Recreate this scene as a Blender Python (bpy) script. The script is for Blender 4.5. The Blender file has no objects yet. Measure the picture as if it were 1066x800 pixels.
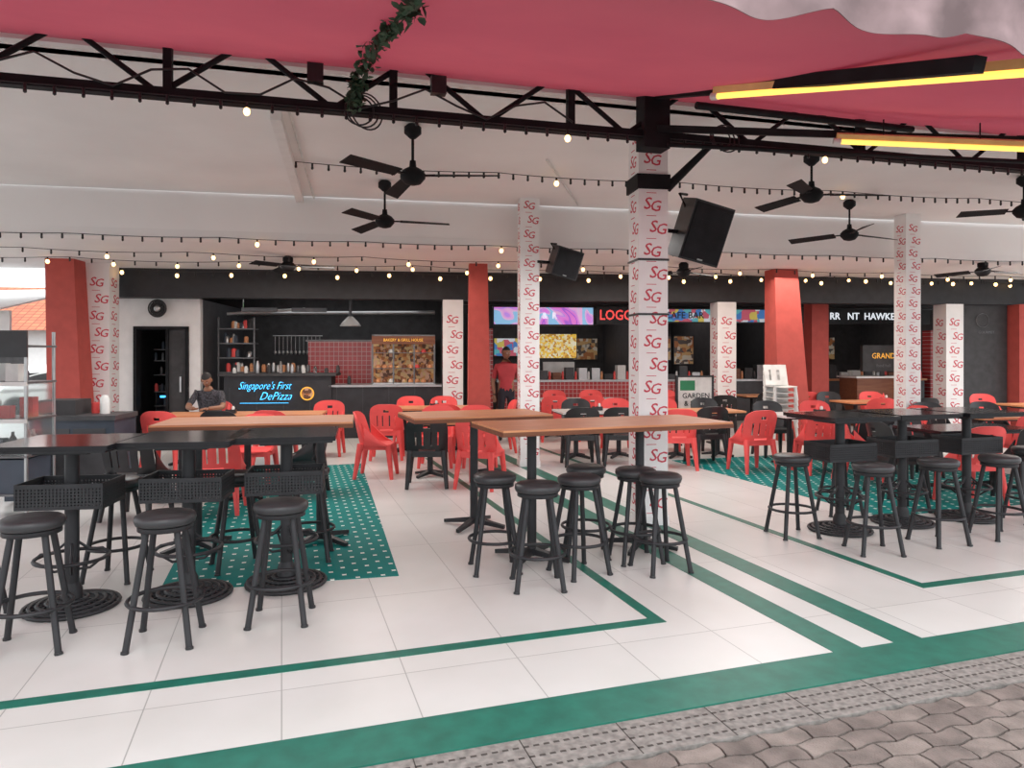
import bpy, math, random
from mathutils import Vector, Matrix
random.seed(7)
SC=bpy.context.scene
COL=SC.collection
pi=math.pi
# ---------------------------------------------------------------- materials
def nt(name):
    m=bpy.data.materials.new(name); m.use_nodes=True
    t=m.node_tree; b=t.nodes['Principled BSDF']
    return m,t,b
def mat(name,col,rough=.5,metal=0,var=.12,scale=6,emis=None,es=0,bump=0,bscale=40,coat=0,trans=0,spec=.5):
    m,t,b=nt(name); N=t.nodes; L=t.links
    tc=N.new('ShaderNodeTexCoord')
    n=N.new('ShaderNodeTexNoise'); n.inputs['Scale'].default_value=scale; n.inputs['Detail'].default_value=4
    L.new(tc.outputs['Object'],n.inputs['Vector'])
    r=N.new('ShaderNodeValToRGB')
    c=Vector(col)
    r.color_ramp.elements[0].position=.3; r.color_ramp.elements[1].position=.7
    r.color_ramp.elements[0].color=(*[max(0,x*(1-var)) for x in c],1)
    r.color_ramp.elements[1].color=(*[min(1,x*(1+var)) for x in c],1)
    L.new(n.outputs['Fac'],r.inputs['Fac']); L.new(r.outputs['Color'],b.inputs['Base Color'])
    b.inputs['Roughness'].default_value=rough; b.inputs['Metallic'].default_value=metal
    b.inputs['Specular IOR Level'].default_value=spec
    if coat: b.inputs['Coat Weight'].default_value=coat
    if trans: b.inputs['Transmission Weight'].default_value=trans
    if emis:
        b.inputs['Emission Color'].default_value=(*emis,1); b.inputs['Emission Strength'].default_value=es
    if bump:
        n2=N.new('ShaderNodeTexNoise'); n2.inputs['Scale'].default_value=bscale
        L.new(tc.outputs['Object'],n2.inputs['Vector'])
        bp=N.new('ShaderNodeBump'); bp.inputs['Strength'].default_value=bump; bp.inputs['Distance'].default_value=.01
        L.new(n2.outputs['Fac'],bp.inputs['Height']); L.new(bp.outputs['Normal'],b.inputs['Normal'])
    return m
def brickmat(name,c1,c2,cm,w,h,mortar,rough=.4,rot=0,offset=0,axis='XY',noise=.0,bump=.3,coat=0):
    m,t,b=nt(name); N=t.nodes; L=t.links
    tc=N.new('ShaderNodeTexCoord'); mp=N.new('ShaderNodeMapping')
    L.new(tc.outputs['Object'],mp.inputs['Vector'])
    if axis=='XZ': mp.inputs['Rotation'].default_value=(pi/2,0,0)
    else: mp.inputs['Rotation'].default_value=(0,0,rot)
    br=N.new('ShaderNodeTexBrick'); br.offset=offset; br.squash=1
    br.inputs['Color1'].default_value=(*c1,1); br.inputs['Color2'].default_value=(*c2,1); br.inputs['Mortar'].default_value=(*cm,1)
    br.inputs['Scale'].default_value=1; br.inputs['Mortar Size'].default_value=mortar; br.inputs['Mortar Smooth'].default_value=.1
    br.inputs['Brick Width'].default_value=w; br.inputs['Row Height'].default_value=h
    L.new(mp.outputs['Vector'],br.inputs['Vector'])
    out=br.outputs['Color']
    if noise:
        n=N.new('ShaderNodeTexNoise'); n.inputs['Scale'].default_value=1.3; n.inputs['Detail'].default_value=8
        L.new(tc.outputs['Object'],n.inputs['Vector'])
        r=N.new('ShaderNodeValToRGB'); r.color_ramp.elements[0].position=.3; r.color_ramp.elements[1].position=.75
        r.color_ramp.elements[0].color=(1-noise,1-noise,1-noise*1.15,1); r.color_ramp.elements[1].color=(1,1,1,1)
        L.new(n.outputs['Fac'],r.inputs['Fac'])
        mx=N.new('ShaderNodeMixRGB'); mx.blend_type='MULTIPLY'; mx.inputs[0].default_value=1
        L.new(out,mx.inputs[1]); L.new(r.outputs['Color'],mx.inputs[2]); out=mx.outputs[0]
    L.new(out,b.inputs['Base Color']); b.inputs['Roughness'].default_value=rough
    if coat: b.inputs['Coat Weight'].default_value=coat
    if bump:
        bp=N.new('ShaderNodeBump'); bp.inputs['Strength'].default_value=bump; bp.inputs['Distance'].default_value=.003; bp.invert=True
        L.new(br.outputs['Fac'],bp.inputs['Height']); L.new(bp.outputs['Normal'],b.inputs['Normal'])
    return m
def woodmat(name,c1,c2,rough=.35):
    m,t,b=nt(name); N=t.nodes; L=t.links
    tc=N.new('ShaderNodeTexCoord'); mp=N.new('ShaderNodeMapping'); mp.inputs['Scale'].default_value=(1.2,14,14)
    L.new(tc.outputs['Object'],mp.inputs['Vector'])
    n=N.new('ShaderNodeTexNoise'); n.inputs['Scale'].default_value=2; n.inputs['Detail'].default_value=6
    L.new(mp.outputs['Vector'],n.inputs['Vector'])
    r=N.new('ShaderNodeValToRGB'); r.color_ramp.elements[0].position=.35; r.color_ramp.elements[1].position=.65
    r.color_ramp.elements[0].color=(*c1,1); r.color_ramp.elements[1].color=(*c2,1)
    L.new(n.outputs['Fac'],r.inputs['Fac']); L.new(r.outputs['Color'],b.inputs['Base Color'])
    b.inputs['Roughness'].default_value=rough; b.inputs['Specular IOR Level'].default_value=.3
    return m
def ledmat(name,cols,scale,strength,wave=False):
    m,t,b=nt(name); N=t.nodes; L=t.links
    tc=N.new('ShaderNodeTexCoord')
    r=N.new('ShaderNodeValToRGB'); r.color_ramp.interpolation='CONSTANT'
    if wave:
        n=N.new('ShaderNodeTexNoise'); n.inputs['Scale'].default_value=scale; n.inputs['Distortion'].default_value=2.0; n.inputs['Detail'].default_value=1
        L.new(tc.outputs['Object'],n.inputs['Vector'])
        mm=N.new('ShaderNodeMath'); mm.operation='PINGPONG'; mm.inputs[1].default_value=1
        m2=N.new('ShaderNodeMath'); m2.operation='MULTIPLY'; m2.inputs[1].default_value=6
        L.new(n.outputs['Fac'],m2.inputs[0]); L.new(m2.outputs[0],mm.inputs[0]); L.new(mm.outputs[0],r.inputs['Fac']); r.color_ramp.interpolation='EASE'
    else:
        n=N.new('ShaderNodeTexVoronoi'); n.distance='CHEBYCHEV'; n.inputs['Scale'].default_value=scale
        L.new(tc.outputs['Object'],n.inputs['Vector'])
        sp=N.new('ShaderNodeSeparateColor'); L.new(n.outputs['Color'],sp.inputs['Color']); L.new(sp.outputs[0],r.inputs['Fac'])
    el=r.color_ramp.elements
    while len(el)<len(cols): el.new(.5)
    for i,c in enumerate(cols):
        el[i].position=i/len(cols); el[i].color=(*c,1)
    L.new(r.outputs['Color'],b.inputs['Emission Color']); L.new(r.outputs['Color'],b.inputs['Base Color'])
    b.inputs['Emission Strength'].default_value=strength
    return m

M={}
M['floor']=brickmat('floor_tile',(.72,.715,.70),(.68,.675,.66),(.40,.40,.39),.60,1.2,.003,rough=.34,noise=.13,bump=.2)
M['green']=mat('green_tile',(.012,.14,.10),.45,var=.2,scale=9)
M['curb']=mat('drain_concrete',(.24,.22,.205),.85,var=.3,scale=30,bump=.5)
M['slot']=mat('slot_dark',(.065,.055,.05),.9)
M['paver']=mat('paver_stone',(.19,.155,.14),.9,var=.35,scale=7,bump=.6,bscale=120)
M['paver2']=mat('paver_stone_b',(.235,.195,.175),.9,var=.3,scale=9,bump=.6,bscale=120)
M['asphalt']=mat('asphalt',(.16,.15,.14),.95,var=.2,scale=20)
M['ceil']=mat('ceiling_paint',(.86,.845,.84),.8,var=.05,scale=.8)
M['beamw']=mat('white_beam_paint',(.89,.87,.86),.8,var=.03,scale=.8)
M['ceil2']=mat('ceiling_paint_back',(.86,.84,.83),.8,var=.04,scale=.8)
M['white']=mat('white_paint',(.8,.78,.77),.6,var=.04)
M['colw']=mat('column_wrap',(.87,.86,.85),.4,var=.03)
M['logo']=mat('logo_red',(.58,.045,.075),.5,var=.05)
M['black']=mat('black_plastic',(.018,.018,.020),.4,var=.3)
M['blackm']=mat('black_metal',(.014,.014,.016),.6,var=.3,spec=.15)
M['frame']=mat('furniture_metal',(.022,.022,.025),.5,var=.3,spec=.4)
M['blacktop']=mat('black_gloss_top',(.015,.015,.018),.14,var=.2)
M['seatb']=mat('black_vinyl',(.034,.034,.037),.42,var=.2,bump=.15)
M['redp']=mat('red_plastic',(.83,.10,.095),.5,var=.06,spec=.3)
M['redpil']=mat('red_paint',(.47,.085,.07),.65,var=.08,spec=.3)
M['redtile']=brickmat('red_tile',(.50,.055,.06),(.42,.045,.05),(.6,.4,.38),.1,.1,.006,rough=.25,axis='XZ')
M['wood']=woodmat('orange_wood',(.58,.24,.11),(.74,.34,.165),.38)
M['woodd']=woodmat('dark_wood',(.16,.055,.03),(.22,.09,.045),.4)
M['marble']=mat('marble_top',(.68,.66,.64),.25,var=.1)
M['steel']=mat('steel',(.42,.42,.42),.35,metal=.9,var=.1)
M['dsteel']=mat('dull_steel',(.16,.16,.165),.45,metal=.6,var=.2)
M['dark']=mat('dark_interior',(.04,.038,.04),.6,var=.3)
M['dgrey']=mat('dark_grey',(.06,.06,.065),.5,var=.2)
M['beam']=mat('black_beam_paint',(.018,.018,.022),.55,var=.3)
M['fix']=mat('fixture_white',(.7,.7,.68),.4)
M['lit']=mat('warm_bulb_glass',(1,.7,.4),.3,emis=(1,.58,.22),es=5)
M['tube']=mat('yellow_tube',(1,.7,.15),.3,emis=(1,.58,.11),es=1.5)
M['tubeh']=mat('yellow_batten',(.80,.55,.22),.4)
M['neon']=mat('cyan_neon',(.1,.6,1),.3,emis=(.06,.50,1),es=2.6)
M['neonw']=mat('white_neon',(.9,.95,1),.3,emis=(.85,.93,1),es=.8)
M['neonr']=mat('red_neon',(.9,.1,.05),.3,emis=(1,.08,.08),es=.85)
M['neony']=mat('yellow_neon',(.9,.5,.05),.3,emis=(1,.45,.07),es=.45)
M['menu']=ledmat('menu_screen',[(.75,.5,.05),(.7,.6,.35),(.75,.45,.08),(.45,.23,.03),(.75,.7,.5)],22,.6)
M['led1']=ledmat('led_magenta',[(.35,.12,.6),(.75,.2,.6),(.45,.25,.75),(.80,.40,.65),(.25,.5,.75)],.9,.75,True)
M['led2']=ledmat('led_blue',[(.06,.2,.5),(.6,.65,.7),(.5,.1,.15),(.55,.45,.1),(.1,.4,.45)],6,.5)
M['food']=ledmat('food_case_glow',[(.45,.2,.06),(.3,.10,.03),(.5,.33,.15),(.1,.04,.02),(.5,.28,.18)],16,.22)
M['poster']=ledmat('poster_print',[(.6,.55,.45),(.4,.15,.05),(.55,.35,.15),(.1,.08,.07)],10,.10)
M['skin']=mat('skin',(.30,.15,.09),.5,var=.08)
M['hair']=mat('hair',(.012,.01,.01),.6)
M['shirtr']=mat('red_shirt',(.45,.05,.06),.8)
M['shirtp']=mat('patterned_shirt',(.05,.05,.06),.8,var=.9,scale=40)
M['pants']=mat('dark_trousers',(.02,.02,.03),.8)
M['shoe']=mat('shoe',(.03,.03,.03),.6)
M['eye']=mat('eye_white',(.7,.7,.7),.3)
M['lip']=mat('lip',(.25,.08,.06),.5)
M['leaf']=mat('ivy_leaf',(.03,.07,.035),.6,var=.5,scale=20)
M['tree']=mat('tree_leaf',(.06,.16,.04),.7,var=.6,scale=5)
M['roof']=brickmat('roof_tile',(.60,.2,.10),(.48,.14,.08),(.25,.08,.05),.3,.25,.02,axis='XY',rough=.8)
M['bluebox']=mat('slate_box',(.05,.065,.09),.5)
M['glass']=mat('clear_glass',(.9,.95,.95),.05,trans=.95,var=0)
M['board']=mat('white_board',(.7,.68,.65),.5)
M['greenink']=mat('green_ink',(.02,.2,.08),.5)
M['plate']=mat('ceramic',(.75,.73,.7),.25)
def rugmat():
    m,t,b=nt('teal_star_tile'); N=t.nodes; L=t.links
    tc=N.new('ShaderNodeTexCoord'); mp=N.new('ShaderNodeMapping')
    mp.inputs['Rotation'].default_value=(0,0,pi/4-.3); mp.inputs['Scale'].default_value=(7.8,7.8,1)
    L.new(tc.outputs['Object'],mp.inputs['Vector'])
    fr=N.new('ShaderNodeVectorMath'); fr.operation='FRACTION'; L.new(mp.outputs['Vector'],fr.inputs[0])
    su=N.new('ShaderNodeVectorMath'); su.operation='SUBTRACT'; su.inputs[1].default_value=(.5,.5,0); L.new(fr.outputs[0],su.inputs[0])
    ab=N.new('ShaderNodeVectorMath'); ab.operation='ABSOLUTE'; L.new(su.outputs[0],ab.inputs[0])
    sp=N.new('ShaderNodeSeparateXYZ'); L.new(ab.outputs[0],sp.inputs[0])
    def mth(op,a,bv):
        n=N.new('ShaderNodeMath'); n.operation=op
        L.new(a,n.inputs[0])
        if isinstance(bv,(int,float)): n.inputs[1].default_value=bv
        else: L.new(bv,n.inputs[1])
        return n.outputs[0]
    s=mth('ADD',mth('POWER',sp.outputs[0],.8),mth('POWER',sp.outputs[1],.8))
    f=mth('LESS_THAN',s,.27)
    n=N.new('ShaderNodeTexNoise'); n.inputs['Scale'].default_value=3
    L.new(tc.outputs['Object'],n.inputs['Vector'])
    r=N.new('ShaderNodeValToRGB'); r.color_ramp.elements[0].color=(.0,.16,.15,1); r.color_ramp.elements[1].color=(.0,.225,.205,1)
    L.new(n.outputs['Fac'],r.inputs['Fac'])
    mx=N.new('ShaderNodeMixRGB'); mx.inputs[2].default_value=(.80,.83,.78,1)
    L.new(f,mx.inputs[0]); L.new(r.outputs['Color'],mx.inputs[1]); L.new(mx.outputs[0],b.inputs['Base Color'])
    b.inputs['Roughness'].default_value=.65; b.inputs['Specular IOR Level'].default_value=.15
    return m
M['rug']=rugmat()
def canopymat():
    m=bpy.data.materials.new('canopy_fabric'); m.use_nodes=True; t=m.node_tree; N=t.nodes; L=t.links
    N.clear(); o=N.new('ShaderNodeOutputMaterial')
    tc=N.new('ShaderNodeTexCoord'); n=N.new('ShaderNodeTexNoise'); n.inputs['Scale'].default_value=1.0; n.inputs['Detail'].default_value=6
    L.new(tc.outputs['Object'],n.inputs['Vector'])
    r=N.new('ShaderNodeValToRGB'); r.color_ramp.elements[0].position=.3; r.color_ramp.elements[1].position=.7
    r.color_ramp.elements[0].color=(.64,.24,.31,1); r.color_ramp.elements[1].color=(.76,.29,.36,1)
    L.new(n.outputs['Fac'],r.inputs['Fac'])
    d=N.new('ShaderNodeBsdfDiffuse'); tr=N.new('ShaderNodeBsdfTranslucent'); mx=N.new('ShaderNodeMixShader'); mx.inputs[0].default_value=.34
    L.new(r.outputs[0],d.inputs[0]); tr.inputs[0].default_value=(.72,.19,.28,1); L.new(d.outputs[0],mx.inputs[1]); L.new(tr.outputs[0],mx.inputs[2])
    L.new(mx.outputs[0],o.inputs[0]); return m
M['canopy']=canopymat()
M['valance']=mat('valance_fabric',(.27,.19,.195),.9,var=.35,scale=4)
# ---------------------------------------------------------------- mesh builder
def RZ(d): return Matrix.Rotation(math.radians(d),4,'Z')
def RX(d): return Matrix.Rotation(math.radians(d),4,'X')
def RY(d): return Matrix.Rotation(math.radians(d),4,'Y')
def TR(x,y,z): return Matrix.Translation((x,y,z))
_tc={}
def textmesh(s,shear=0,ext=.01,off=0):
    k=(s,shear,ext,off)
    if k in _tc: return _tc[k]
    cu=bpy.data.curves.new('t','FONT'); cu.body=s; cu.size=1; cu.extrude=ext; cu.shear=shear; cu.offset=off
    cu.align_x='CENTER'; cu.align_y='CENTER'; cu.resolution_u=2
    o=bpy.data.objects.new('t',cu); COL.objects.link(o)
    dg=bpy.context.evaluated_depsgraph_get(); me=bpy.data.meshes.new_from_object(o.evaluated_get(dg))
    r=([v.co.copy() for v in me.vertices],[list(p.vertices) for p in me.polygons])
    bpy.data.objects.remove(o); bpy.data.curves.remove(cu); bpy.data.meshes.remove(me)
    _tc[k]=r; return r
class MB:
    def __init__(s): s.V=[];s.F=[];s.I=[];s.S=[];s.mats=[];s.T=Matrix.Identity(4)
    def mi(s,m):
        m=M[m] if isinstance(m,str) else m
        if m not in s.mats: s.mats.append(m)
        return s.mats.index(m)
    def add(s,V,F,m,smooth=False,T=None):
        b=len(s.V); X=s.T@T if T is not None else s.T
        s.V+=[X@Vector(v) for v in V]; k=s.mi(m)
        for f in F: s.F.append([b+i for i in f]); s.I.append(k); s.S.append(smooth)
    def box(s,c,d,m,T=None):
        x,y,z=[q/2 for q in d]; cx,cy,cz=c
        V=[(cx+a*x,cy+b*y,cz+e*z) for a in(-1,1) for b in(-1,1) for e in(-1,1)]
        s.add(V,[(0,1,3,2),(4,6,7,5),(0,4,5,1),(2,3,7,6),(0,2,6,4),(1,5,7,3)],m,False,T)
    def b2(s,x0,x1,y0,y1,z0,z1,m,T=None):
        s.box(((x0+x1)/2,(y0+y1)/2,(z0+z1)/2),(abs(x1-x0),abs(y1-y0),abs(z1-z0)),m,T)
    def taper(s,cx,cy,z0,z1,w0,d0,w1,d1,m,ox=0,T=None):
        V=[(cx-w0/2,cy-d0/2,z0),(cx+w0/2,cy-d0/2,z0),(cx+w0/2,cy+d0/2,z0),(cx-w0/2,cy+d0/2,z0),
           (cx+ox-w1/2,cy-d1/2,z1),(cx+ox+w1/2,cy-d1/2,z1),(cx+ox+w1/2,cy+d1/2,z1),(cx+ox-w1/2,cy+d1/2,z1)]
        s.add(V,[(3,2,1,0),(4,5,6,7),(0,1,5,4),(1,2,6,5),(2,3,7,6),(3,0,4,7)],m,False,T)
    def cyl(s,p0,p1,r0,r1,m,n=10,T=None,smooth=True):
        p0=Vector(p0);p1=Vector(p1);d=(p1-p0).normalized()
        a=d.orthogonal().normalized(); b=d.cross(a)
        if n==4: 
            a=(Vector((1,0,0))-d*d.x); a=a.normalized() if a.length>.1 else d.orthogonal().normalized(); b=d.cross(a)
        o=pi/4 if n==4 else 0
        V=[];
        for p,r in((p0,r0),(p1,r1)):
            for i in range(n):
                t=2*pi*i/n+o; V.append(p+(a*math.cos(t)+b*math.sin(t))*r)
        F=[(i,(i+1)%n,n+(i+1)%n,n+i) for i in range(n)]
        s.add(V,F,m,smooth and n>4,T)
        s.add(V,[tuple(range(n-1,-1,-1)),tuple(range(n,2*n))],m,False,T)
    def lathe(s,prof,c,m,n=20,T=None,smooth=True):
        V=[];F=[]
        for r,z in prof:
            for i in range(n):
                t=2*pi*i/n; V.append((c[0]+r*math.cos(t),c[1]+r*math.sin(t),c[2]+z))
        for j in range(len(prof)-1):
            for i in range(n):
                F.append((j*n+i,j*n+(i+1)%n,(j+1)*n+(i+1)%n,(j+1)*n+i))
        s.add(V,F,m,smooth,T)
        s.add(V,[tuple(range(n-1,-1,-1)),tuple((len(prof)-1)*n+i for i in range(n))],m,False,T)
    def ell(s,c,r,m,T=None,n=14):
        V=[];F=[];k=n//2
        for j in range(k+1):
            ph=pi*j/k
            for i in range(n):
                t=2*pi*i/n; V.append((c[0]+r[0]*math.sin(ph)*math.cos(t),c[1]+r[1]*math.sin(ph)*math.sin(t),c[2]+r[2]*math.cos(ph)))
        for j in range(k):
            for i in range(n): F.append((j*n+i,(j+1)*n+i,(j+1)*n+(i+1)%n,j*n+(i+1)%n))
        s.add(V,F,m,True,T)
    def torus(s,c,R,r,m,n=24,k=6,T=None):
        V=[];F=[]
        for i in range(n):
            t=2*pi*i/n
            for j in range(k):
                p=2*pi*j/k; V.append((c[0]+(R+r*math.cos(p))*math.cos(t),c[1]+(R+r*math.cos(p))*math.sin(t),c[2]+r*math.sin(p)))
        for i in range(n):
            for j in range(k): F.append((i*k+j,((i+1)%n)*k+j,((i+1)%n)*k+(j+1)%k,i*k+(j+1)%k))
        s.add(V,F,m,True,T)
    def tube(s,pts,r,m,n=6,T=None):
        pts=[Vector(p) for p in pts]
        V=[];F=[]
        for i,p in enumerate(pts):
            d=(pts[min(i+1,len(pts)-1)]-pts[max(i-1,0)]).normalized()
            a=d.cross(Vector((0,0,1)))
            a=a.normalized() if a.length>.05 else Vector((1,0,0)); b=d.cross(a).normalized()
            for j in range(n):
                t=2*pi*j/n; V.append(p+(a*math.cos(t)+b*math.sin(t))*r)
        for i in range(len(pts)-1):
            for j in range(n): F.append((i*n+j,i*n+(j+1)%n,(i+1)*n+(j+1)%n,(i+1)*n+j))
        s.add(V,F,m,True,T)
    def poly(s,pts,z0,z1,m,T=None):
        n=len(pts); V=[(x,y,z0) for x,y in pts]+[(x,y,z1) for x,y in pts]
        F=[tuple(range(n-1,-1,-1)),tuple(range(n,2*n))]+[(i,(i+1)%n,n+(i+1)%n,n+i) for i in range(n)]
        s.add(V,F,m,False,T)
    def tgrid(s,fn,ni,nj,th,m,mask=None,T=None):
        P=[[Vector(fn(i/ni,j/nj)) for j in range(nj+1)] for i in range(ni+1)]
        def nrm(i,j):
            a=P[min(i+1,ni)][j]-P[max(i-1,0)][j]; b=P[i][min(j+1,nj)]-P[i][max(j-1,0)]
            q=a.cross(b); return q.normalized() if q.length>1e-9 else Vector((0,0,1))
        A=[];Bk=[]
        for i in range(ni+1):
            for j in range(nj+1):
                n=nrm(i,j); A.append(P[i][j]+n*th/2); Bk.append(P[i][j]-n*th/2)
        id=lambda i,j:i*(nj+1)+j
        ok=lambda i,j:0<=i<ni and 0<=j<nj and (mask is None or mask(i,j))
        f1=[];f2=[];f3=[];o=len(A)
        for i in range(ni):
            for j in range(nj):
                if not ok(i,j): continue
                q=(id(i,j),id(i+1,j),id(i+1,j+1),id(i,j+1))
                f1.append(q); f2.append(tuple(reversed(q)))
                for (di,dj,a,b) in((0,-1,q[0],q[1]),(1,0,q[1],q[2]),(0,1,q[2],q[3]),(-1,0,q[3],q[0])):
                    if not ok(i+di,j+dj): f3.append((a,o+a,o+b,b))
        s.add(A,f1,m,True,T); s.add(Bk,f2,m,True,T); s.add(A+Bk,f3,m,False,T)
    def text(s,st,size,T,m,shear=0,ext=.01,off=0,sx=1):
        V,F=textmesh(st,shear,ext,off)
        s.add(V,F,m,False,T@Matrix.Diagonal((size*sx,size,size,1)))
    def mesh(s,name):
        me=bpy.data.meshes.new(name); me.from_pydata([tuple(v) for v in s.V],[],s.F)
        for m in s.mats: me.materials.append(m)
        me.polygons.foreach_set('material_index',s.I); me.polygons.foreach_set('use_smooth',s.S)
        me.update(); return me
    def obj(s,name,loc=(0,0,0),rz=0):
        return put(s.mesh(name),name,loc,rz)
def put(me,name,loc=(0,0,0),rz=0,parent=None,rot=None):
    o=bpy.data.objects.new(name,me); COL.objects.link(o); o.location=loc; o.rotation_euler=rot if rot else (0,0,math.radians(rz))
    if parent: o.parent=parent
    return o
def empty(name,loc=(0,0,0),rz=0):
    o=bpy.data.objects.new(name,None); COL.objects.link(o); o.location=loc; o.rotation_euler=(0,0,math.radians(rz)); return o
UP=RX(90)   # text standing, facing -Y

# ---------------------------------------------------------------- ground + floor (frame rotated 18 deg)
A=18
b=MB(); b.box((0,20,-.15),(160,160,.1),'asphalt'); b.obj('ground')
b=MB(); b.b2(-12,24,2.84,27,-.1,0,'floor'); b.obj('floor',(0,0,0),A)
b=MB()
h=.003
b.b2(-8,14,2.838,3.13,-.02,h,'green')
b.b2(-8,2.22,3.80,3.885,0,h,'green'); b.b2(2.14,2.22,3.885,11,0,h,'green')
b.b2(2.86,3.05,3.13,13,0,h,'green'); b.b2(3.28,3.48,3.13,13,0,h,'green')
b.b2(4.24,4.32,3.80,12,0,h,'green'); b.b2(4.32,14,3.80,3.885,0,h,'green')
b.obj('floor_green_inlay',(0,0,0),A)
b=MB(); b.b2(-8,14,2.577,2.836,-.1,-.004,'curb')
for i in range(300):
    x=-4+i*.045
    for y in(2.625,2.70,2.775): b.b2(x,x+.026,y-.006,y+.006,-.01,-.0030,'slot')
for i in range(30): b.b2(-4+i*.45,-3.995+i*.45,2.58,2.834,-.01,-.0030,'slot')
b.obj('drain_cover',(0,0,0),A)
# pavers
b=MB(); b.b2(-8,14,.2,2.573,-.1,-.03,'slot')
pw,ph=.215,.105
def wv(x,a=.010,p=.215):
    q=(x/p)%1
    return a*max(-1,min(1,1.6*(4*abs(q-.5)-1)))
for j in range(19):
    y0=2.565-(j+1)*ph; off=(j%2)*pw/2
    for i in range(-14,34):
        x0=i*pw+off; g=.0055; pts=[]
        for k in range(7): x=x0+g+(pw-2*g)*k/6; pts.append((x,y0+g+wv(x)))
        pts.append((x0+pw-g+.008,y0+ph/2+wv(x0+pw)))
        for k in range(6,-1,-1): x=x0+g+(pw-2*g)*k/6; pts.append((x,y0+ph-g+wv(x)))
        pts.append((x0+g+.008,y0+ph/2+wv(x0)))
        if j==0: pts=[(x,min(y,2.570)) for x,y in pts]
        z=-.008+random.uniform(-.003,.002)
        b.poly(pts,-.035,z,'paver' if random.random()<.6 else 'paver2')
b.obj('brick_pavers',(0,0,0),A)
# teal star tile inlays
b=MB(); b.poly([(-2.41,4.84),(-.83,5.2),(-2.25,10.58),(-4.07,9.93)],0,.004,'rug'); o=b.obj('patterned_tile_inlay')
b=MB(); b.b2(5.7,9.4,5.6,9.6,0,.004,'rug'); b.obj('patterned_tile_inlay',(0,0,0),A)

# ---------------------------------------------------------------- ceiling, beams
b=MB(); b.poly([(-10.2,3.32),(11.04,9.02),(16,13.75),(-12.8,8.3)],3.9,4.0,'ceil')
b.poly([(-12.8,8.3),(16,13.79),(18,26),(-9.0,22),(-8.1,13.6),(-12.5,13.0)],3.27,3.37,'ceil2')
b.obj('ceiling')
b=MB(); b.b2(-6,23,0,.3,3.25,3.92,'beamw'); b.obj('trim_ceiling_beam',(-6.8,9.45,0),10.8)
b=MB(); b.b2(-9,13,5.97,6.07,3.9,4.9,'ceil'); b.obj('wall_fascia',(0,0,0),15)
BF=(-7.7,13.5,0); BA=6.4
b=MB(); b.b2(-.0,22,-.15,.15,2.72,3.27,'beam'); b.obj('trim_black_beam',BF,BA)
b=MB()
b.cyl((-2.2,6.6,3.86),(-3.05,10.2,3.86),.07,.07,'white',4); b.obj('ceiling_trunking')
b=MB(); b.cyl((-2.05,6.5,3.88),(-2.85,10.2,3.88),.014,.014,'fix',6)
b.cyl((.4,8.2,3.88),(1.0,10.7,3.88),.012,.012,'fix',6); b.obj('ceiling_conduit')

# ---------------------------------------------------------------- truss (frame rotated 15, n=5.72)
b=MB(); n0=5.72
zb,zt=3.55,4.0
x0,x1=-9,13
b.b2(x0,x1,n0-.045,n0+.045,zb-.038,zb+.038,'blackm'); b.b2(x0,x1,n0-.04,n0+.04,zt-.03,zt+.03,'blackm')
x=-8.6; up=True
while x<12:
    x2=x+.62
    if up: b.cyl((x,n0,zb),(x2,n0,zt),.022,.022,'blackm',6)
    else: b.cyl((x,n0,zt),(x2,n0,zb),.022,.022,'blackm',6)
    up=not up; x=x2
for x in(-6.9,-5.0,-4.93,-2.95,-2.88,-1.1,.55,2.05,2.82,5,7,9): b.b2(x-.03,x+.03,n0-.035,n0+.035,zb,zt,'blackm')
b.b2(2.82-.12,2.82+.12,n0-.09,n0+.09,zb-.12,zt+.02,'blackm')
for x in(-.05,.9): b.b2(x-.06,x+.06,n0-.12,n0-.04,zb+.16,zb+.30,'black')
for q in range(3): b.torus((0,0,0),.11+.015*q,.007,'black',T=TR(.28+.03*q,n0-.06,zb-.02)@RX(90)@RY(14*q))
for q in range(3): b.torus((0,0,0),.10+.015*q,.007,'black',T=TR(3.45+.03*q,n0-.06,zb+.02)@RX(80))
b.tube([(-2.2+ i*.25, n0-.06, zb+.1+.10*math.sin(i*1.7)) for i in range(18)],.009,'black')
b.obj('roof_truss',(0,0,0),15)

# canopy
b=MB()
def canf(u,v):
    s=-9+22*u; n=2.62+3.35*v
    return (s,n,3.13+.84*v-.05*math.sin(pi*v)+.02*math.sin(s*2.3)*math.sin(pi*v)-.012*math.exp(-((s+.9)/.05)**2)*math.sin(pi*v))
b.tgrid(canf,90,10,.004,'canopy')
b.obj('canopy',(0,0,0),15)
b=MB()
def valf(u,v):
    s=-9+22*u; q=.5+.5*abs(math.sin(s*4.2+.6))
    w=-.03*math.sin(s*13)
    if v<.5: return (s,2.58+w*(1-1.2*v),3.16-.13*q*(1-2*v))
    return (s,2.58+w*.4-.3*(v-.5),3.16+1.5*(v-.5))
b.tgrid(valf,700,6,.004,'valance')
b.obj('canopy_valance',(0,0,0),15)
b=MB()
b.cyl((2.82,5.6,3.88),(3.1,2.75,3.04),.055,.055,'blackm',4)
b.cyl((2.95,5.2,3.66),(5.2,5.3,3.68),.03,.03,'blackm',6)
b.cyl((2.82,5.65,3.6),(6.3,4.4,3.38),.04,.04,'blackm',4)
b.cyl((2.9,5.6,3.45),(6.9,5.2,3.46),.02,.02,'blackm',6)
b.obj('canopy_rafter',(0,0,0),15)
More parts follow.
